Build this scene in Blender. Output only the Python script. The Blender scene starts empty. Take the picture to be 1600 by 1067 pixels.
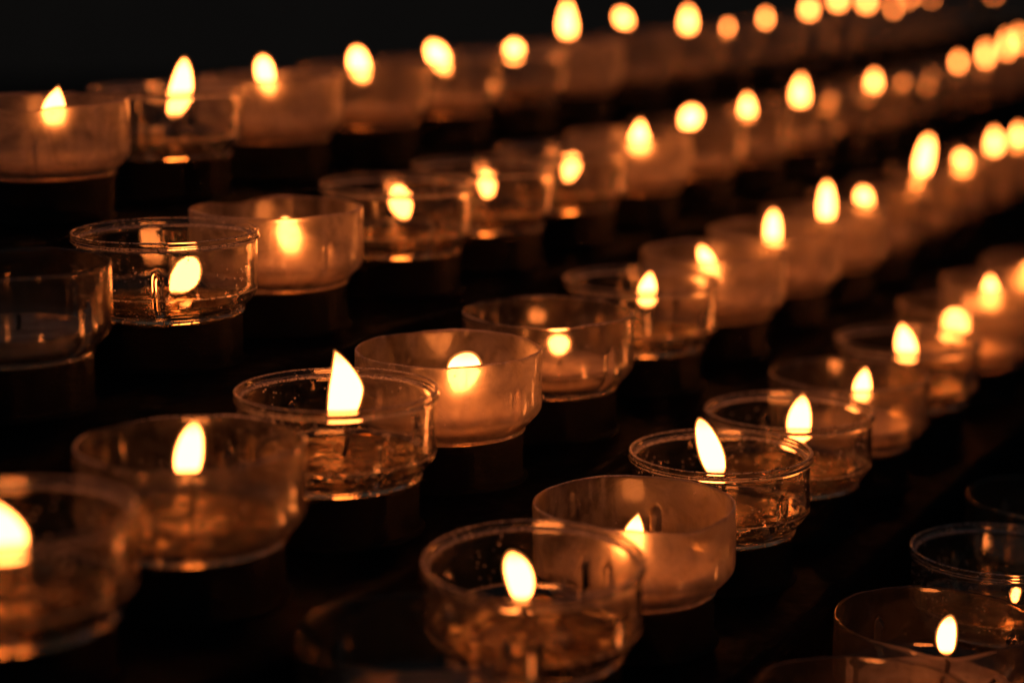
import bpy, bmesh, math, random, sys
from mathutils import Vector, noise

# ------------------------------------------------------------------ camera, world, exposure
S = bpy.context.scene
D = 0.052                      # diameter of a votive cup (m)
FPX, CX, CY = 3200.0, 800.0, 533.5
VPX, VPY = 2470.0, -100.0      # where the rows of the rack converge
PITCH = math.atan((CY - VPY) / FPX)
CAM = Vector((0, 0, 1.20))
cd = bpy.data.cameras.new('camera')
cam = bpy.data.objects.new('camera', cd)
S.collection.objects.link(cam)
cam.location = CAM
cam.rotation_euler = (math.pi / 2 - PITCH, 0, 0)
cd.sensor_width = 36.0
cd.lens = 36.0 * FPX / 1600.0
cd.clip_start = 0.02
cd.clip_end = 60
cd.dof.use_dof = True
cd.dof.focus_distance = D * FPX / 303.0
cd.dof.aperture_fstop = 6.4
S.camera = cam

wd = bpy.data.worlds.new('World')
S.world = wd
wd.use_nodes = True
bg = wd.node_tree.nodes['Background']
bg.inputs[0].default_value = (0.90, 0.92, 0.96, 1)
bg.inputs[1].default_value = 0.034          # dim even ambient, added to lift the blacks

S.view_settings.view_transform = 'Standard'
S.view_settings.look = 'None'
S.view_settings.exposure = 0.0
S.view_settings.gamma = 1.0
S.view_settings.use_curve_mapping = False
cy = S.cycles
cy.max_bounces = 26
cy.transmission_bounces = 24
cy.diffuse_bounces = 4
cy.glossy_bounces = 8
cy.transparent_max_bounces = 16
cy.sample_clamp_indirect = 6.0
cy.sample_clamp_direct = 0.0
cy.blur_glossy = 0.3
cy.caustics_reflective = True
cy.caustics_refractive = True
cy.use_denoising = True

FLAME = (22.0, 4.9, 0.93)      # radiance of a flame

# ------------------------------------------------------------------ materials
def mat(name):
    m = bpy.data.materials.new(name)
    m.use_nodes = True
    nt = m.node_tree
    nt.nodes.clear()
    return m, nt, nt.nodes, nt.links

def N(ns, t, **k):
    n = ns.new(t)
    for a, b in k.items():
        if a.startswith('i_'):
            n.inputs[a[2:].replace('_', ' ')].default_value = b
        else:
            setattr(n, a, b)
    return n

def math_n(ns, ls, op, a, b=None, c=None, clamp=False):
    n = ns.new('ShaderNodeMath'); n.operation = op; n.use_clamp = clamp
    for i, v in enumerate((a, b, c)):
        if v is None: continue
        if isinstance(v, (int, float)): n.inputs[i].default_value = v
        else: ls.new(v, n.inputs[i])
    return n.outputs[0]

def ramp(ns, ls, src, p0, p1, v0=0.0, v1=1.0):
    n = ns.new('ShaderNodeMapRange'); n.interpolation_type = 'SMOOTHSTEP'
    n.inputs['From Min'].default_value = p0; n.inputs['From Max'].default_value = p1
    n.inputs['To Min'].default_value = v0; n.inputs['To Max'].default_value = v1
    ls.new(src, n.inputs['Value'])
    return n.outputs['Result']

def noise_n(ns, ls, vec, scale, detail=4, rough=0.55, dist=0.0):
    n = ns.new('ShaderNodeTexNoise')
    n.inputs['Scale'].default_value = scale; n.inputs['Detail'].default_value = detail
    n.inputs['Roughness'].default_value = rough; n.inputs['Distortion'].default_value = dist
    ls.new(vec, n.inputs['Vector'])
    return n.outputs['Fac']

def shifted(ns, ls):
    """object coordinates shifted per object so that no two cups wear the same marks"""
    tc = ns.new('ShaderNodeTexCoord'); oi = ns.new('ShaderNodeObjectInfo')
    r = math_n(ns, ls, 'MULTIPLY', oi.outputs['Random'], 7.31)
    va = ns.new('ShaderNodeVectorMath'); va.operation = 'ADD'
    ls.new(tc.outputs['Object'], va.inputs[0])
    cb = ns.new('ShaderNodeCombineXYZ')
    for i in range(3): ls.new(r, cb.inputs[i])
    ls.new(cb.outputs[0], va.inputs[1])
    return va.outputs[0], oi.outputs['Random'], tc

def glass_material(name, film_lo, film_hi, col, rough, speck, rough2=0.28, mix2=0.0):
    m, nt, ns, ls = mat(name)
    out = ns.new('ShaderNodeOutputMaterial')
    vec, rnd, tc = shifted(ns, ls)
    # bump: moulded glass is never perfectly even
    b1 = noise_n(ns, ls, vec, 90, 2, 0.5)
    b2 = noise_n(ns, ls, vec, 900, 3, 0.6)
    bsum = math_n(ns, ls, 'MULTIPLY_ADD', b2, 0.10, b1)
    bump = N(ns, 'ShaderNodeBump'); bump.inputs['Strength'].default_value = 0.22
    bump.inputs['Distance'].default_value = 0.0008
    ls.new(bsum, bump.inputs['Height'])
    gl = N(ns, 'ShaderNodeBsdfGlass'); gl.inputs['IOR'].default_value = 1.47
    gl.inputs['Roughness'].default_value = rough
    gl.inputs['Color'].default_value = (0.97, 0.965, 0.94, 1)
    ls.new(bump.outputs[0], gl.inputs['Normal'])
    base = gl.outputs[0]
    if mix2 > 0:
        g2 = N(ns, 'ShaderNodeBsdfGlass'); g2.inputs['IOR'].default_value = 1.47
        g2.inputs['Roughness'].default_value = rough2
        g2.inputs['Color'].default_value = (0.97, 0.94, 0.86, 1)
        mx = N(ns, 'ShaderNodeMixShader')
        ls.new(ramp(ns, ls, noise_n(ns, ls, vec, 60, 4, 0.6, 1.5), 0.35, 0.65, mix2 * 0.55, mix2 * 1.25), mx.inputs[0])
        ls.new(base, mx.inputs[1]); ls.new(g2.outputs[0], mx.inputs[2])
        base = mx.outputs[0]
    # wax film / dirt
    tr = N(ns, 'ShaderNodeBsdfTranslucent'); tr.inputs[0].default_value = (*col, 1)
    df = N(ns, 'ShaderNodeBsdfDiffuse'); df.inputs[0].default_value = (*col, 1)
    wx = N(ns, 'ShaderNodeMixShader'); wx.inputs[0].default_value = 0.42
    ls.new(tr.outputs[0], wx.inputs[1]); ls.new(df.outputs[0], wx.inputs[2])
    f = ramp(ns, ls, noise_n(ns, ls, vec, 85, 7, 0.66, 2.6), 0.38, 0.66, film_lo, film_hi)
    # vertical smears
    mp = ns.new('ShaderNodeMapping'); mp.inputs['Scale'].default_value = (1, 1, 0.12)
    ls.new(vec, mp.inputs[0])
    sm = ramp(ns, ls, noise_n(ns, ls, mp.outputs[0], 420, 3, 0.6), 0.54, 0.66, 0.0, film_hi * 0.8)
    f = math_n(ns, ls, 'ADD', f, sm, clamp=True)
    # specks and tiny drops
    vo = N(ns, 'ShaderNodeTexVoronoi'); vo.inputs['Scale'].default_value = 620
    ls.new(vec, vo.inputs['Vector'])
    vs = ramp(ns, ls, vo.outputs['Distance'], 0.15, 0.24, 1.0, 0.0)
    keep = ramp(ns, ls, noise_n(ns, ls, vec, 190, 2, 0.5), 0.52, 0.64)
    sp = math_n(ns, ls, 'MULTIPLY', vs, keep)
    f = math_n(ns, ls, 'MULTIPLY_ADD', sp, speck, f, clamp=True)
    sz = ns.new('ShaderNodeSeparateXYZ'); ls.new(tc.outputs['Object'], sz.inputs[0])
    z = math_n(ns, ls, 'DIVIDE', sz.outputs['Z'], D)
    edge = ramp(ns, ls, z, 0.4385, 0.4425, 0.0, 1.0)  # bright rim line: light caught by the glass edge, put in as pale film
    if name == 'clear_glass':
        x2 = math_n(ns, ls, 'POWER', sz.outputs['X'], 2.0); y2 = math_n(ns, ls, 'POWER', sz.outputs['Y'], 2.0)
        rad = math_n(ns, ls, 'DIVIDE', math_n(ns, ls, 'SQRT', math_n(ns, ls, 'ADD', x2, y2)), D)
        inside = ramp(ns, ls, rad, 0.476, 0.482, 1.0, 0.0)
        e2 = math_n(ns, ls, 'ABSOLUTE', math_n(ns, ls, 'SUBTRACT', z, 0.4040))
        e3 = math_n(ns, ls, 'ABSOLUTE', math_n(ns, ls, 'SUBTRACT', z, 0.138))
        ins = math_n(ns, ls, 'MAXIMUM', ramp(ns, ls, e2, 0.003, 0.009, 1.0, 0.0), ramp(ns, ls, e3, 0.002, 0.007, 0.7, 0.0))  # bright lines at inner ridge and base corner, also painted as film
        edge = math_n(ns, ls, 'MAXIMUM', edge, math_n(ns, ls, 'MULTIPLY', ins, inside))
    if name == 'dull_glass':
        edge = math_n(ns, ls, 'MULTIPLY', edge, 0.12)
    glint_noise = ramp(ns, ls, noise_n(ns, ls, vec, 1500, 3, 0.7), 0.38, 0.58, 0.15, 1.0)
    patch = ramp(ns, ls, noise_n(ns, ls, vec, 45, 3, 0.6), 0.35, 0.65, 0.5, 1.0)
    f = math_n(ns, ls, 'MULTIPLY_ADD', math_n(ns, ls, 'MULTIPLY', edge, glint_noise), math_n(ns, ls, 'MULTIPLY', patch, 0.95), f, clamp=True)
    o = N(ns, 'ShaderNodeMixShader')
    ls.new(f, o.inputs[0]); ls.new(base, o.inputs[1]); ls.new(wx.outputs[0], o.inputs[2])
    ls.new(o.outputs[0], out.inputs['Surface'])
    return m

M_CLEAR = glass_material('clear_glass', 0.0, 0.008, (0.82, 0.78, 0.80), 0.0, 0.85)
M_FROST = glass_material('waxy_glass', 0.0, 0.15, (0.84, 0.80, 0.84), 0.006, 0.5, 0.34, 0.62)
M_HAZY = glass_material('hazy_glass', 0.0, 0.055, (0.82, 0.78, 0.82), 0.003, 0.45, 0.22, 0.30)

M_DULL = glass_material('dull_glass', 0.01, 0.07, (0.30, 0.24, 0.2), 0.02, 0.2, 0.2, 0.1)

def wax_material():
    m, nt, ns, ls = mat('candle_wax')
    out = ns.new('ShaderNodeOutputMaterial')
    vec, rnd, tc = shifted(ns, ls)
    c = (0.78, 0.70, 0.64, 1)
    tr = N(ns, 'ShaderNodeBsdfTranslucent'); tr.inputs[0].default_value = c
    df = N(ns, 'ShaderNodeBsdfDiffuse'); df.inputs[0].default_value = c
    a = N(ns, 'ShaderNodeMixShader'); a.inputs[0].default_value = 0.5
    ls.new(tr.outputs[0], a.inputs[1]); ls.new(df.outputs[0], a.inputs[2])
    g = N(ns, 'ShaderNodeBsdfGlass'); g.inputs['Roughness'].default_value = 0.12
    g.inputs['IOR'].default_value = 1.43; g.inputs[0].default_value = (0.95, 0.8, 0.6, 1)
    o = N(ns, 'ShaderNodeMixShader')
    ls.new(ramp(ns, ls, noise_n(ns, ls, vec, 120, 4), 0.3, 0.7, 0.25, 0.6), o.inputs[0])
    ls.new(a.outputs[0], o.inputs[1]); ls.new(g.outputs[0], o.inputs[2])
    ls.new(o.outputs[0], out.inputs['Surface'])
    return m

def liquid_material():
    m, nt, ns, ls = mat('melted_wax')
    out = ns.new('ShaderNodeOutputMaterial')
    vec, rnd, tc = shifted(ns, ls)
    g = N(ns, 'ShaderNodeBsdfGlass'); g.inputs['Roughness'].default_value = 0.0
    g.inputs['IOR'].default_value = 1.43; g.inputs[0].default_value = (0.95, 0.86, 0.7, 1)
    bump = N(ns, 'ShaderNodeBump'); bump.inputs['Strength'].default_value = 0.45
    bump.inputs['Distance'].default_value = 0.004
    ls.new(noise_n(ns, ls, vec, 85, 2), bump.inputs['Height']); ls.new(bump.outputs[0], g.inputs['Normal'])
    df = N(ns, 'ShaderNodeBsdfDiffuse'); df.inputs[0].default_value = (0.7, 0.5, 0.3, 1)
    o = N(ns, 'ShaderNodeMixShader')
    ls.new(ramp(ns, ls, noise_n(ns, ls, vec, 200, 5, 0.7), 0.5, 0.75, 0.0, 0.07), o.inputs[0])
    ls.new(g.outputs[0], o.inputs[1]); ls.new(df.outputs[0], o.inputs[2])
    ls.new(o.outputs[0], out.inputs['Surface'])
    return m

def simple(name, col, rough, metal=0.0, bump_s=0.0, bump_scale=500, spec=0.5, bump_d=0.0004, colvar=0.3):
    m, nt, ns, ls = mat(name)
    out = ns.new('ShaderNodeOutputMaterial')
    vec, rnd, tc = shifted(ns, ls)
    p = N(ns, 'ShaderNodeBsdfPrincipled')
    p.inputs['Metallic'].default_value = metal
    p.inputs['Specular IOR Level'].default_value = spec
    nf = noise_n(ns, ls, vec, bump_scale * 0.13, 5, 0.6)
    mx = N(ns, 'ShaderNodeMix'); mx.data_type = 'RGBA'
    mx.inputs['A'].default_value = (*[c * (1 - colvar) for c in col], 1)
    mx.inputs['B'].default_value = (*[c * (1 + colvar) for c in col], 1)
    ls.new(nf, mx.inputs['Factor']); ls.new(mx.outputs['Result'], p.inputs['Base Color'])
    ls.new(ramp(ns, ls, nf, 0.3, 0.7, rough * 0.8, min(1, rough * 1.2)), p.inputs['Roughness'])
    if bump_s:
        b = N(ns, 'ShaderNodeBump'); b.inputs['Strength'].default_value = bump_s
        b.inputs['Distance'].default_value = bump_d
        ls.new(noise_n(ns, ls, vec, bump_scale, 3, 0.6), b.inputs['Height'])
        ls.new(b.outputs[0], p.inputs['Normal'])
    ls.new(p.outputs[0], out.inputs['Surface'])
    return m

def flame_material():
    m, nt, ns, ls = mat('flame')
    out = ns.new('ShaderNodeOutputMaterial')
    tc = ns.new('ShaderNodeTexCoord'); sx = ns.new('ShaderNodeSeparateXYZ')
    ls.new(tc.outputs['Generated'], sx.inputs[0])
    lo = ramp(ns, ls, sx.outputs['Z'], 0.0, 0.22, 0.10, 1.0)
    hi = ramp(ns, ls, sx.outputs['Z'], 0.80, 1.0, 1.0, 0.55)
    e = N(ns, 'ShaderNodeEmission'); e.inputs[0].default_value = (*FLAME, 1)
    ls.new(math_n(ns, ls, 'MULTIPLY', lo, hi), e.inputs[1])
    tp = N(ns, 'ShaderNodeBsdfTransparent'); mxs = N(ns, 'ShaderNodeMixShader')
    ls.new(ramp(ns, ls, sx.outputs['Z'], 0.02, 0.20, 0.12, 1.0), mxs.inputs[0])
    ls.new(tp.outputs[0], mxs.inputs[1]); ls.new(e.outputs[0], mxs.inputs[2])
    ls.new(mxs.outputs[0], out.inputs['Surface'])
    m.cycles.emission_sampling = 'FRONT'
    return m

def mantle_material():
    m, nt, ns, ls = mat('flame_mantle')
    out = ns.new('ShaderNodeOutputMaterial')
    tc = ns.new('ShaderNodeTexCoord'); sx = ns.new('ShaderNodeSeparateXYZ')
    ls.new(tc.outputs['Generated'], sx.inputs[0])
    e = N(ns, 'ShaderNodeEmission'); e.inputs[0].default_value = (0.34, 0.10, 0.02, 1)
    ls.new(ramp(ns, ls, sx.outputs['Z'], 0.05, 0.4, 0.15, 1.0), e.inputs[1])
    tp = N(ns, 'ShaderNodeBsdfTransparent'); a = ns.new('ShaderNodeAddShader')
    ls.new(e.outputs[0], a.inputs[0]); ls.new(tp.outputs[0], a.inputs[1])
    ls.new(a.outputs[0], out.inputs['Surface'])
    m.cycles.emission_sampling = 'NONE'
    return m
M_MANTLE = mantle_material()
M_WAX = wax_material()
M_LIQ = liquid_material()
M_FLAME = flame_material()
M_WICK = simple('charred_wick', (0.035, 0.022, 0.015), 0.9)
M_TIN = simple('wick_tin', (0.55, 0.5, 0.45), 0.25, 1.0, 0.3, 600)
M_RACK = simple('black_enamelled_steel', (0.004, 0.005, 0.007), 0.65, 0.0, 0.25, 1400, 0.03)
M_HOLD = simple('hammered_black_steel', (0.003, 0.0035, 0.005), 0.22, 0.0, 1.0, 2600, 0.16, 0.0006)
M_WALL = simple('dark_plaster', (0.20, 0.175, 0.15), 0.9, 0.0, 0.2, 60)

# ------------------------------------------------------------------ mesh helpers
def link(name, bm, m, parent=None, smooth=True):
    me = bpy.data.meshes.new(name)
    bmesh.ops.recalc_face_normals(bm, faces=bm.faces)
    bm.to_mesh(me); bm.free()
    me.materials.append(m)
    if smooth:
        for p in me.polygons: p.use_smooth = True
    o = bpy.data.objects.new(name, me)
    S.collection.objects.link(o)
    o.parent = parent
    return o

def lathe(bm, prof, seg, warp=None):
    rings = []
    for k, (r, z) in enumerate(prof):
        ring = []
        if r < 1e-6:
            ring = [bm.verts.new((0, 0, z))]
        else:
            for i in range(seg):
                a = 2 * math.pi * i / seg
                rr, zz = r, z
                if warp: rr, zz = warp(k, r, z, a)
                ring.append(bm.verts.new((rr * math.cos(a), rr * math.sin(a), zz)))
        rings.append(ring)
    for A, B in zip(rings, rings[1:]):
        if len(A) == 1 and len(B) == 1: continue
        for i in range(seg):
            j = (i + 1) % seg
            if len(A) == 1: bm.faces.new((A[0], B[i], B[j]))
            elif len(B) == 1: bm.faces.new((A[i], A[j], B[0]))
            else: bm.faces.new((A[i], A[j], B[j], B[i]))

def dens(pts, step):
    out = [pts[0]]
    for a, b in zip(pts, pts[1:]):
        n = max(1, int(math.ceil(math.hypot(b[0] - a[0], b[1] - a[1]) / step)))
        for i in range(1, n + 1):
            t = i / n
            out.append((a[0] + (b[0] - a[0]) * t, a[1] + (b[1] - a[1]) * t))
    return out

H = 0.445   # cup height in diameters
def cup_mesh(kind, seed, seg=320):
    rnd = random.Random(seed)
    if kind == 'clear':
        outer = [(0.0, 0.012), (0.385, 0.012), (0.392, 0.003), (0.402, 0.0), (0.412, 0.003), (0.415, 0.012), (0.409, 0.021),
                 (0.404, 0.028), (0.414, 0.040), (0.448, 0.074), (0.474, 0.104), (0.484, 0.124), (0.487, 0.140),
                 (0.486, 0.388), (0.487, 0.396), (0.492, 0.3985), (0.498, 0.4005), (0.5015, 0.405), (0.500, 0.4105), (0.4955, 0.414), (0.4945, 0.420), (0.4945, 0.430), (0.4965, 0.436), (0.4965, 0.4415), (0.493, 0.4445)]
        inner = [(0.488, 0.4455), (0.483, 0.4440), (0.4795, 0.440), (0.4785, 0.432), (0.4780, 0.418), (0.476, 0.412), (0.470, 0.408), (0.461, 0.4045), (0.4585, 0.398), (0.460, 0.390),
                 (0.464, 0.150), (0.458, 0.128), (0.440, 0.098), (0.412, 0.070), (0.392, 0.054), (0.37, 0.046), (0.33, 0.042), (0.0, 0.042)]
    else:
        outer = [(0.0, 0.012), (0.388, 0.012), (0.394, 0.003), (0.402, 0.0), (0.410, 0.003), (0.413, 0.010), (0.409, 0.018),
                 (0.408, 0.024), (0.420, 0.036), (0.455, 0.070), (0.482, 0.100), (0.494, 0.118), (0.498, 0.136), (0.500, 0.160),
                 (0.500, 0.434), (0.4985, 0.441)]
        inner = [(0.493, 0.445), (0.4875, 0.441), (0.486, 0.434), (0.484, 0.160), (0.478, 0.134), (0.458, 0.100), (0.428, 0.068), (0.402, 0.050),
                 (0.37, 0.043), (0.33, 0.040), (0.0, 0.040)]
    prof = dens(outer, 0.02) 
    n_out = len(prof)
    prof = prof + dens([prof[-1]] + inner, 0.02)[1:]
    a0 = rnd.random() * 6.28
    ph = [rnd.random() * 6.28 for _ in range(4)]
    wav = 0.0 if kind == 'clear' else rnd.uniform(0.004, 0.010)
    dip_a = rnd.random() * 6.28; dip = 0.0 if kind == 'clear' else rnd.choice([0, 0.0, 0.022, 0.03])
    oval = rnd.uniform(0.0, 0.006)
    def warp(k, r, z, a):
        rr, zz = r, z
        if k >= n_out and z < 0.30 and r > 0.38:
            for q in range(4):
                c = a0 + q * math.pi / 2
                d = abs((a - c + math.pi) % (2 * math.pi) - math.pi) * 0.5
                wid = 0.026
                top = 0.27
                if d < wid * 1.6:
                    x = d / wid
                    zt = top - 0.03 * x * x
                    f = max(0.0, 1 - x ** 6) if x < 1 else 0.0
                    if z > zt: f *= max(0.0, 1 - (z - zt) / 0.012)
                    rr -= 0.040 * f
        t = max(0.0, (z - 0.15) / (H - 0.15))
        rr *= 1 + oval * t * math.cos(2 * a + ph[0])
        if z > 0.3 and wav:
            u = (z - 0.3) / (H - 0.3)
            zz += wav * u * (math.sin(3 * a + ph[1]) + 0.6 * math.sin(7 * a + ph[2]) + 0.25 * math.sin(19 * a + ph[3])) * 0.5
            dd = (a - dip_a + math.pi) % (2 * math.pi) - math.pi
            zz -= dip * u * math.exp(-(dd / 0.35) ** 2)
            rr *= 1 + 0.006 * u * math.sin(5 * a + ph[3])
        return rr * D, zz * D
    bm = bmesh.new()
    lathe(bm, [(r, z) if r > 1e-6 else (0, z * D) for r, z in prof], seg, warp)
    me = bpy.data.meshes.new('votive_cup_' + kind)
    bmesh.ops.recalc_face_normals(bm, faces=bm.faces)
    bm.to_mesh(me); bm.free()
    for p in me.polygons: p.use_smooth = True
    me.materials.append({'clear': M_CLEAR, 'frost': M_FROST, 'hazy': M_HAZY, 'dull': M_DULL}[kind])
    return me

CUPS = {'clear': [cup_mesh('clear', s) for s in (1, 2, 3)],
        'frost': [cup_mesh('frost', s) for s in (11, 14, 17, 21)],
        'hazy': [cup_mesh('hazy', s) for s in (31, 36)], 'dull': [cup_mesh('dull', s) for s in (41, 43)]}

def wax_mesh(kind, level, seed):
    rnd = random.Random(seed)
    bm = bmesh.new()
    wall = [(0.39, 0.0560), (0.408, 0.0705), (0.436, 0.0985), (0.452, 0.128), (0.457, 0.150), (0.457, 0.20)]
    pts = [(0.0, 0.0455), (0.32, 0.0455), (0.365, 0.0490)]
    for r, z in wall:
        if z < level - 0.004: pts.append((r - 0.002, z))
    rl = pts[-1][0]
    # radius of the wall at the surface level
    for (r1, z1), (r2, z2) in zip([(0.365, 0.049)] + wall, wall):
        if z1 <= level <= z2: rl = r1 + (r2 - r1) * (level - z1) / (z2 - z1) - 0.002
    pts += [(rl, level), (rl - 0.012, level - 0.003), (0.3, level - 0.006), (0.15, level - 0.008), (0.05, level - 0.006), (0.0, level - 0.002)]
    ph = rnd.random() * 6
    def warp(k, r, z, a):
        rr = r
        if z > 0.052 and r > 0.38:      # keep clear of the ribs
            rr = r
        return rr * D, z * D
    lathe(bm, [(r, z) if r > 1e-6 else (0, z * D) for r, z in pts], 96, warp)
    me = bpy.data.meshes.new('wax'); bmesh.ops.recalc_face_normals(bm, faces=bm.faces)
    bm.to_mesh(me); bm.free()
    for p in me.polygons: p.use_smooth = True
    me.materials.append(M_WAX if kind == 'solid' else M_LIQ)
    return me
# the ribs stand 0.026 into the cup: the wax stops short of them
def shrink(me, f):
    for v in me.vertices:
        v.co.x *= f; v.co.y *= f
    return me
WAX = {('solid', i): shrink(wax_mesh('solid', l, i), 0.895) for i, l in enumerate((0.10, 0.125, 0.15))}
WAX.update({('liquid', i): shrink(wax_mesh('liquid', l, i), 0.895) for i, l in enumerate((0.085, 0.11, 0.13))})

def tube(bm, pts, rad, seg=10):
    rings = []
    for i, p in enumerate(pts):
        a = pts[max(0, i - 1)]; b = pts[min(len(pts) - 1, i + 1)]
        t = (Vector(b) - Vector(a)).normalized()
        u = t.cross(Vector((0, 1, 0.01))).normalized(); v = t.cross(u)
        r = rad[i] if isinstance(rad, (list, tuple)) else rad
        rings.append([bm.verts.new(Vector(p) + (u * math.cos(q) + v * math.sin(q)) * r) for q in [2 * math.pi * k / seg for k in range(seg)]])
    for A, B in zip(rings, rings[1:]):
        for i in range(seg): bm.faces.new((A[i], A[(i + 1) % seg], B[(i + 1) % seg], B[i]))
    bm.faces.new(rings[0]); bm.faces.new(rings[-1])

def flame_bm(base, top, width, shape, seed, grow=0.0):
    """leaf of flame from base to top (metres, local), bent and slightly flattened"""
    rnd = random.Random(seed)
    bm = bmesh.new()
    b, t = Vector(base), Vector(top)
    L = (t - b).length
    b = b - (t - b).normalized() * grow * 0.5; t = t + (t - b).normalized() * grow * 1.3; width = width + 2 * grow
    ax = (t - b).normalized()
    side = Vector((0, 1, 0)).cross(ax).normalized()
    dep = ax.cross(side)
    n, seg = 26, 28
    peak, tip = {'leaf': (0.50, 0.62), 'drop': (0.55, 0.95), 'round': (0.75, 0.55), 'torn': (0.45, 0.45)}[shape]
    bend = rnd.uniform(-0.05, 0.05) * L
    prof = []
    for i in range(n + 1):
        s = i / n
        s = 0.5 - 0.5 * math.cos(math.pi * s)
        prof.append((s, (max(s, 0) ** peak) * (max(1 - s, 0) ** tip)))
    mx = max(p[1] for p in prof)
    ph = rnd.random() * 6
    rings = []
    tilt = 1 if side.x > 0 else -1
    for s, r in prof:
        r = r / mx * width * 0.5
        c = b + (t - b) * s + side * bend * math.sin(math.pi * s)
        if shape == 'torn':     # straight on one side, a slanting shoulder on the other, as a draught cuts a flame
            sg = 1 if s > 1e-6 and s < 1 - 1e-6 else 0
            u = max(0.0, min(1.0, (s - 0.48) / 0.52))
            rr_ = (0.36 + 0.12 * math.sin(min(s, 0.6) / 0.6 * 1.57)) * (1 - u ** 1.5) ** 0.85 * min(1, (s / 0.10) ** 0.5 if s > 0 else 0) * width
            r = rr_ * sg
            c = c + side * tilt * (-0.40 * width + rr_ * 0.8)
        if r < 1e-7:
            rings.append([bm.verts.new(c)]); continue
        rings.append([bm.verts.new(c + side * math.cos(q) * r * (1 + 0.05 * math.sin(5 * s + ph)) + dep * math.sin(q) * r * 0.78)
                      for q in [2 * math.pi * k / seg for k in range(seg)]])
    for A, B in zip(rings, rings[1:]):
        for i in range(seg):
            j = (i + 1) % seg
            if len(A) == 1: bm.faces.new((A[0], B[i], B[j]))
            elif len(B) == 1: bm.faces.new((A[i], A[j], B[0]))
            else: bm.faces.new((A[i], A[j], B[j], B[i]))
    return bm

# ------------------------------------------------------------------ the rows
A_ = [9.1, 7.55, 6.02, 4.65, 3.20]     # row offsets from the vanishing point, in cup diameters
K_ = [0.97, 1.57, 2.19, 2.78, 3.38]
cp, sp = math.cos(PITCH), math.sin(PITCH)
def cam2world(X, Y, Z):                # X right, Y down, Z forward in diameters
    return Vector((X, Z * cp - Y * sp, -Z * sp - Y * cp)) * D
def rim_point(row, w):
    px = VPX - A_[row] * w; py = VPY + K_[row] * w
    return CAM + cam2world((px - CX) / w, (py - CY) / w, FPX / w), (px, py)
DIR = cam2world(VPX - CX, VPY - CY, FPX); DIR.z = 0; DIR.normalize()
PERP = Vector((DIR.y, -DIR.x, 0))      # towards the front right (downhill)

HOLD_H = 0.25 * D
RIM_Z = [rim_point(r, 250)[0].z for r in range(5)]
BASE_Z = [z - H * D for z in RIM_Z]
TREAD_Z = [z - HOLD_H for z in BASE_Z]

rack = bpy.data.objects.new('candle_rack', None)
S.collection.objects.link(rack)
rack.location = (0, 0, 0)
rack['label'] = 'black stepped steel rack whose five tiers carry all the votive candles'
rack['category'] = 'candle rack'

P0 = [rim_point(r, 250)[0] for r in range(5)]
def row_frame(r, along, across, z):
    q = Vector((P0[r].x, P0[r].y, 0)) + DIR * along + PERP * across
    return Vector((q.x, q.y, z))
AL0, AL1 = -0.75, 1.75
step_w = (Vector((P0[1].x - P0[0].x, P0[1].y - P0[0].y, 0))).dot(PERP)
def shelf(r):
    """a folded steel sheet: tread, rounded nose, riser down to the next tread"""
    bm = bmesh.new()
    h = TREAD_Z[r]
    low = (TREAD_Z[r + 1] if r < 4 else h - 0.6 * D) + 0.0006
    back, front = -0.5 * step_w, 0.5 * step_w - 0.001
    nose = 0.004
    pr = [(back, h - 0.0018)]
    pr.append((back, h))
    for k in range(7):
        a = k / 6 * math.pi / 2
        pr.append((front - nose + nose * math.sin(a), h - nose + nose * math.cos(a)))
    pr.append((front, low))
    pr.append((front - 0.0018, low))
    for k in range(7):
        a = (6 - k) / 6 * math.pi / 2
        n2 = nose - 0.0018
        pr.append((front - nose + n2 * math.sin(a), h - nose + n2 * math.cos(a)))
    nseg = 2
    e = []
    for s in range(nseg):
        al = AL0 if s == 0 else AL1
        e.append([bm.verts.new(row_frame(r, al - row_shift(r), x, z)) for x, z in pr])
    for i in range(len(pr)):
        j = (i + 1) % len(pr)
        bm.faces.new((e[0][i], e[0][j], e[1][j], e[1][i]))
    bm.faces.new(e[0]); bm.faces.new(e[1])
    link('shelf', bm, M_RACK, rack, smooth=False)
def row_shift(r):
    return (P0[r] - P0[0]).dot(DIR)
for r in range(5): shelf(r)
# back upstand and end plates of the rack
def slab(name, pts, thick_vec, m, parent):
    bm = bmesh.new()
    a = [bm.verts.new(p) for p in pts]; b = [bm.verts.new(p + thick_vec) for p in pts]
    for i in range(len(pts)):
        j = (i + 1) % len(pts)
        bm.faces.new((a[i], a[j], b[j], b[i]))
    bm.faces.new(a); bm.faces.new(b)
    return link(name, bm, m, parent, smooth=False)
zt = TREAD_Z[0]
slab('back_plate', [row_frame(0, AL0, -0.5 * step_w - 0.0006, zt - 0.25), row_frame(0, AL1, -0.5 * step_w - 0.0006, zt - 0.25),
                    row_frame(0, AL1, -0.5 * step_w - 0.0006, zt + 0.006), row_frame(0, AL0, -0.5 * step_w - 0.0006, zt + 0.006)],
     -PERP * 0.002, M_RACK, rack)
def end_plate(al, s):
    pts = [row_frame(0, al, -0.5 * step_w, zt - 0.25), row_frame(0, al, -0.5 * step_w, TREAD_Z[0] - 0.002)]
    for r in range(5):
        q = row_frame(0, al, (r + 0.5) * step_w - 0.003, 0)
        pts.append(Vector((q.x, q.y, TREAD_Z[r] - 0.002)))
        if r < 4: pts.append(Vector((q.x, q.y, TREAD_Z[r + 1] - 0.002)))
    pts.append(Vector((q.x, q.y, zt - 0.25)))
    slab('end_plate', pts, DIR * 0.002 * s, M_RACK, rack)
end_plate(AL0 - 0.0005, -1); end_plate(AL1 + 0.0005, 1)

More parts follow.
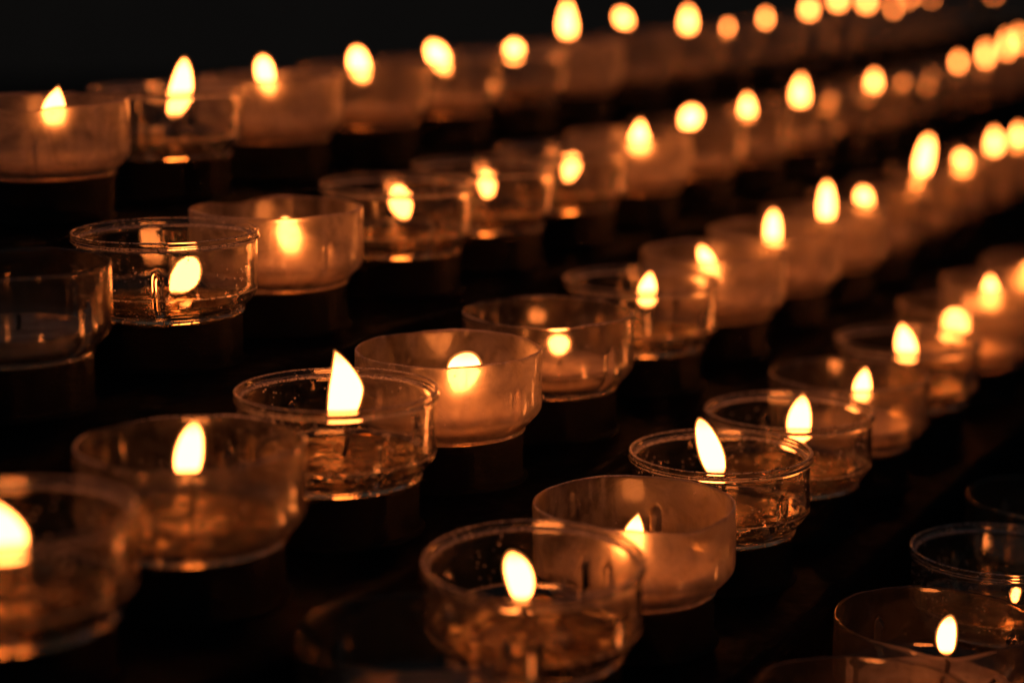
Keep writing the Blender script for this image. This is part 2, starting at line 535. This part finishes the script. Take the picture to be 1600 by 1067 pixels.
# floor and the dark wall far behind
def sheet(name, pts, m):
    bm = bmesh.new(); bm.faces.new([bm.verts.new(p) for p in pts])
    o = link(name, bm, m, None, False); o['kind'] = 'structure'; return o
fz = zt - 0.25
sheet('floor', [Vector((-8, -4, fz)), Vector((10, -4, fz)), Vector((10, 8, fz)), Vector((-8, 8, fz))], simple('dark_stone', (0.04, 0.037, 0.033), 0.6, 0, 0.2, 80))
sheet('back_wall', [Vector((-8, 5.0, fz)), Vector((10, 5.0, fz)), Vector((10, 5.0, fz + 4)), Vector((-8, 5.0, fz + 4))], M_WALL)

# holder shared mesh
def holder_mesh():
    bm = bmesh.new()
    r = 0.400
    pr = [(0.0, -0.25 + 0.012), (r + 0.028, -0.25 + 0.012), (r + 0.033, -0.25 + 0.006), (r + 0.033, -0.25)]
    pr = [(0.0, -0.0012), (0.330, -0.0012), (r - 0.012, -0.0012), (r - 0.004, -0.004), (r, -0.012), (r, -0.225), (r + 0.006, -0.235), (r + 0.020, -0.2405),
          (r + 0.026, -0.244), (r + 0.028, -0.2495), (0.0, -0.2495)]
    lathe(bm, [(a, b) if a > 1e-6 else (0, b * D) for a, b in pr], 72, lambda k, a, z, t: (a * D, z * D))
    me = bpy.data.meshes.new('candle_holder'); bmesh.ops.recalc_face_normals(bm, faces=bm.faces)
    bm.to_mesh(me); bm.free()
    for p in me.polygons: p.use_smooth = True
    me.materials.append(M_HOLD)
    return me
HOLD = holder_mesh()
def tin_mesh():
    bm = bmesh.new()
    pr = [(0.0, 0.0), (0.21, 0.0), (0.21, 0.004), (0.055, 0.006), (0.035, 0.03), (0.022, 0.034), (0.0, 0.034)]
    lathe(bm, [(a, b) if a > 1e-6 else (0, b * D) for a, b in pr], 40, lambda k, a, z, t: (a * D, z * D))
    me = bpy.data.meshes.new('wick_tin'); bmesh.ops.recalc_face_normals(bm, faces=bm.faces)
    bm.to_mesh(me); bm.free()
    me.materials.append(M_TIN)
    return me
TIN = tin_mesh()

ORD = ['leftmost', 'second', 'third', 'fourth', 'fifth', 'sixth', 'seventh', 'eighth', 'ninth', 'tenth', 'eleventh', 'twelfth',
       'thirteenth', 'fourteenth', 'fifteenth', 'sixteenth', 'seventeenth', 'eighteenth', 'nineteenth', 'twentieth', 'twenty-first', 'twenty-second']
ROWN = ['top row', 'second row down', 'third row down', 'fourth row down', 'lowest row']
GRPN = ['votive candles on the top tier', 'votive candles on the second tier', 'votive candles on the middle tier',
        'votive candles on the fourth tier', 'votive candles on the lowest tier']
counter = [0]
def candle(row, n, w, kind, flame, look, shape='drop', rot=None, waxk=None, level=1, wick_px=None):
    counter[0] += 1
    rnd = random.Random(1000 + counter[0])
    rim, (px, py) = rim_point(row, w)
    loc = Vector((rim.x, rim.y, BASE_Z[row]))
    t = bpy.data.objects.new('votive_candle', None)
    S.collection.objects.link(t)
    t.location = loc
    t['category'] = 'votive candle'
    place = ORD[n] if n == 0 else ORD[n] + ' from left'
    t['label'] = f'{look}, {place}, {ROWN[row]}'
    t['group'] = GRPN[row]
    if len(t['label'].replace('-', ' ').split()) > 16: print('LONG', t['label'], file=sys.stderr)
    def child(name, me, z=0.0, rz=0.0, xy=(0, 0)):
        o = bpy.data.objects.new(name, me); S.collection.objects.link(o)
        o.parent = t; o.location = (xy[0], xy[1], z); o.rotation_euler.z = rz
        return o
    rz = rnd.random() * 6.28 if rot is None else math.radians(rot)
    child('cup', rnd.choice(CUPS[kind]), 0.0002, rz)
    wk = waxk or ('liquid' if kind == 'clear' else 'solid')
    child('wax', WAX[(wk, level)], 0.0002, rz)
    lev = {'liquid': (0.085, 0.11, 0.13), 'solid': (0.10, 0.125, 0.15)}[wk][level]
    # wick and flame, laid out in the plane through the cup's axis that faces the lens
    if flame:
        xb, yb, xt, yt, fw = flame
        def loc_pt(x, y):
            q = CAM + cam2world((x - CX) / w, (y - CY) / w, FPX / w) - loc
            return Vector((q.x, q.y, q.z))
        b, tp = loc_pt(xb, yb), loc_pt(xt, yt)
        lim = 0.24 * D                     # the wick stands near the middle of the cup
        off = Vector((b.x, b.y, 0))
        dx = max(-lim, min(lim, b.x)) - b.x
        b.x += dx; tp.x += dx
        b.y *= 0.3; tp.y = b.y + (tp.y * 0.3)
        b.z = max(b.z, (lev + 0.02) * D)
        if tp.z < b.z + 0.1 * D: tp.z = b.z + 0.1 * D
        fw_ = fw * (0.72 + 0.28 * max(0, min(1, (w - 150) / 120)))     # the rest of its width in the picture is blur
        f = flame_bm(b, tp, fw_ / w * D, shape, counter[0])
        fo = link('flame', f, M_FLAME, t)
        if w > 150:
            link('flame_mantle', flame_bm(b, tp, fw_ / w * D, shape, counter[0], 0.010 * D), M_MANTLE, fo)
        wt = Vector((b.x + 0.02 * D, b.y, b.z + 0.05 * D))
        wb = Vector((b.x * 0.6, b.y * 0.6, 0.06 * D))
        wtop = wt
    else:
        wb = Vector((0.02 * D, 0, 0.06 * D)); wtop = Vector((0.05 * D, 0, (lev + 0.07) * D)); 
    bm = bmesh.new()
    pts = []
    for i in range(7):
        s = i / 6
        p = wb.lerp(wtop, s) + Vector((math.sin(s * 3.1) * 0.012 * D, 0, 0))
        pts.append(p)
    tube(bm, pts, [0.012 * D] * 6 + [0.008 * D])
    link('wick', bm, M_WICK, t)
    child('wick_tin', TIN, 0.0475 * D + 0.0002, 0, (wb.x, wb.y))
    h = bpy.data.objects.new('candle_holder', HOLD); S.collection.objects.link(h)
    h.parent = rack; h.location = loc
    h.rotation_euler.z = rnd.random() * 6
    return t

# (w, kind, flame (x_base, y_base, x_top, y_top, width), look, shape)
R1 = [
 (264, 'frost', (82, 200, 92, 137, 34), 'frosted votive glass with a short flame peeping over its rim', 'drop', 200, 0),
 (243, 'clear', (268, 186, 290, 92, 34), 'clear lipped votive glass with a long flame leaning right', 'leaf'),
 (225, 'frost', (424, 152, 410, 88, 30), 'hazy votive glass with a broad upright flame', 'round'),
 (209, 'hazy', (570, 132, 556, 74, 36), 'hazy votive glass with a split looking wide flame', 'round'),
 (196, 'hazy', (700, 118, 672, 66, 34), 'blurred votive glass with flame leaning left', 'round'),
 (184, 'clear', (802, 100, 803, 64, 30), 'blurred clear votive glass with a short stubby flame', 'round'),
 (174, 'frost', (888, 62, 886, 2, 30), 'blurred frosted votive glass with tall flame clear of its rim', 'drop'),
 (164, 'hazy', (984, 42, 966, 18, 24), 'blurred votive glass with flame bent left', 'round'),
 (156, 'hazy', (1075, 52, 1075, 12, 26), 'blurred votive glass with an upright egg shaped flame', 'drop'),
 (149, 'hazy', (1136, 56, 1138, 34, 10), 'blurred votive glass with a faint orange flame', 'drop'),
 (142, 'hazy', (1196, 40, 1196, 18, 12), 'blurred votive glass with a dim low flame', 'drop'),
 (136, 'clear', (1264, 26, 1264, 2, 20), 'blurred votive glass, first of three round bright flames', 'drop'),
 (131, 'hazy', (1312, 12, 1312, -12, 22), 'blurred votive glass, middle of three round bright flames', 'drop'),
 (126, 'clear', (1360, 14, 1362, -10, 20), 'blurred votive glass, last of three round bright flames', 'drop'),
 (121, 'hazy', (1396, 20, 1396, 6, 7), 'blurred votive glass glowing dimly past the bright three', 'drop'),
 (116.5, 'hazy', (1420, 4, 1421, -12, 7), 'blurred votive glass whose flame is above the picture', 'drop'),
 (112.3, 'hazy', (1455, 2, 1455, -8, 4), 'blurred orange votive glass cut off by the top edge', 'drop'),
 (108.4, 'dull', None, 'small blurred votive glass under the top edge', 'drop'),
 (104.7, 'dull', None, 'very small blurred votive glass under the top edge', 'drop'),
 (101.3, 'hazy', (1552, -4, 1552, -14, 4), 'tiny blurred votive glass near the top right corner', 'drop'),
 (98, 'dull', None, 'tiny blurred votive glass in the top right corner', 'drop'),
]
R2 = [
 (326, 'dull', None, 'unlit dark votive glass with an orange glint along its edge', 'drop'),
 (293, 'clear', (266, 470, 304, 402, 40), 'clear lipped votive glass, low flame seen through speckled wall', 'round', 20, 0),
 (270, 'frost', (456, 402, 444, 340, 34), 'frosted votive glass with chipped rim, flame glowing through wall', 'round', 60, 1),
 (245, 'clear', (634, 346, 620, 290, 34), 'clear lipped votive glass with a wide double flame', 'round'),
 (227, 'clear', (762, 312, 758, 266, 28), 'clear votive glass with soft round flame', 'round'),
 (211, 'clear', (886, 286, 896, 240, 28), 'clear votive glass with bright outlined base and flame', 'round'),
 (197, 'frost', (1001, 244, 1001, 188, 34), 'blurred frosted votive glass with an egg shaped flame', 'drop'),
 (185, 'hazy', (1070, 204, 1086, 168, 36), 'blurred votive glass with a squat wide flame', 'round'),
 (174, 'hazy', (1168, 190, 1167, 148, 26), 'blurred votive glass with a slim flame', 'drop'),
 (164, 'hazy', (1252, 168, 1252, 118, 28), 'blurred votive glass with tall oval flame above dark gap', 'drop'),
 (155, 'clear', (1300, 176, 1300, 156, 11), 'blurred votive glass with two stacked orange spots', 'drop'),
 (148, 'hazy', (1364, 150, 1366, 112, 22), 'blurred votive glass with a round yellow flame', 'drop'),
 (141, 'clear', (1412, 142, 1412, 124, 11), 'blurred votive glass with pale orange flame', 'drop'),
 (134, 'clear', (1456, 139, 1456, 122, 11), 'blurred votive glass with faint orange flame in the gap', 'drop'),
 (128.5, 'clear', (1498, 108, 1497, 86, 11), 'blurred votive glass with soft orange round flame', 'drop'),
 (123, 'hazy', (1540, 104, 1539, 68, 14), 'blurred votive glass with strong yellow flame', 'drop'),
 (118, 'hazy', (1573, 88, 1572, 52, 13), 'blurred votive glass with oval yellow flame near right edge', 'drop'),
 (113.5, 'frost', (1594, 76, 1593, 46, 11), 'blurred votive glass cut by the right edge', 'drop'),
]
R3 = [
 (409, 'clear', (16, 880, -6, 784, 62), 'large blurred votive glass cut by left edge with fat flame', 'drop', 30, 2, 'liquid'),
 (361, 'hazy', (288, 752, 306, 660, 42), 'blurred frosted votive glass with tall tapering flame', 'leaf', 50, 1, 'liquid'),
 (323, 'clear', (536, 660, 546, 550, 52), 'clear lipped votive glass with broad ragged flame above rim', 'torn', 75, 2),
 (294, 'frost', (714, 620, 737, 552, 48), 'sharp frosted votive glass with creamy wall and hidden flame', 'round', 40, 1),
 (268, 'hazy', (873, 558, 874, 524, 32), 'frosted votive glass with small flame glowing behind its wall', 'round'),
 (244, 'clear', (1010, 482, 1016, 425, 30), 'clear lipped votive glass with slender flame crossing its rim', 'drop'),
 (225, 'frost', (1116, 448, 1094, 384, 26), 'blurred frosted votive glass with flame leaning left', 'leaf'),
 (209, 'frost', (1209, 395, 1208, 328, 28), 'blurred frosted votive glass with tall upright flame', 'leaf'),
 (196, 'frost', (1291, 350, 1291, 284, 28), 'blurred frosted votive glass with tall oval flame', 'leaf'),
 (185, 'hazy', (1360, 334, 1346, 294, 28), 'blurred votive glass with squat flame', 'round'),
 (175, 'hazy', (1438, 278, 1450, 212, 30), 'blurred votive glass with a high flame leaning right', 'leaf'),
 (166, 'hazy', (1430, 312, 1438, 276, 18), 'blurred votive glass, low flame under its higher neighbour', 'drop'),
 (158, 'hazy', (1506, 282, 1500, 238, 28), 'blurred votive glass with flame tilted left', 'round'),
 (151, 'hazy', (1553, 242, 1553, 202, 24), 'blurred votive glass with round pale flame', 'drop'),
 (144.5, 'hazy', (1590, 236, 1590, 196, 26), 'blurred votive glass cut by the right edge', 'drop'),
]
R4 = [
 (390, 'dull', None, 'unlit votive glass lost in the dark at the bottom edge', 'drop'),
 (352, 'clear', (818, 950, 798, 868, 42), 'large clear lipped votive glass with pointed flame inside', 'leaf', 10, 1),
 (318, 'frost', (990, 876, 997, 803, 34), 'frosted votive glass partly behind the big clear one', 'drop', 35, 1),
 (289, 'clear', (1124, 748, 1092, 653, 36), 'clear speckled lipped votive glass with long flame leaning left', 'leaf', 55, 2),
 (266, 'clear', (1248, 698, 1254, 618, 34), 'slightly blurred clear lipped votive glass with thick upright flame', 'leaf'),
 (246, 'hazy', (1346, 632, 1352, 575, 28), 'blurred votive glass with small pale flame', 'drop'),
 (226, 'clear', (1422, 568, 1408, 506, 34), 'blurred clear lipped votive glass with flame leaning left', 'drop'),
 (207, 'hazy', (1494, 540, 1490, 484, 46), 'blurred votive glass seen through the lipped glass before it', 'round'),
 (193.5, 'frost', (1551, 487, 1546, 430, 32), 'blurred frosted votive glass with plump egg shaped flame', 'drop'),
 (181.5, 'frost', (1606, 460, 1606, 410, 26), 'blurred frosted votive glass cut by the right edge', 'drop'),
]
R5 = [
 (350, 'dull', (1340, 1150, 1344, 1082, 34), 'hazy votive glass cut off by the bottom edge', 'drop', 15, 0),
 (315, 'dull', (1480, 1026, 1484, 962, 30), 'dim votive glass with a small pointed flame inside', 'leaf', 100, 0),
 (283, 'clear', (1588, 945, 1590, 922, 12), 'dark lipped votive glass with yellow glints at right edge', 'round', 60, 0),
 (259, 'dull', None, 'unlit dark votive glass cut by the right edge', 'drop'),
]
for r, rows in enumerate((R1, R2, R3, R4, R5)):
    for n, e in enumerate(rows):
        w, kind, fl, look, shape = e[:5]
        rot = e[5] if len(e) > 5 else None
        lvl = e[6] if len(e) > 6 else 1
        o = candle(r, n, w, kind, fl, look, shape, rot, e[7] if len(e) > 7 else None, lvl)
        if r == 3 and n == 1:              # the big foreground cup sits askew on its holder, back edge up
            o.rotation_euler.x = math.radians(4.2)
            o.location.z += 0.41 * D * math.sin(math.radians(4.2))
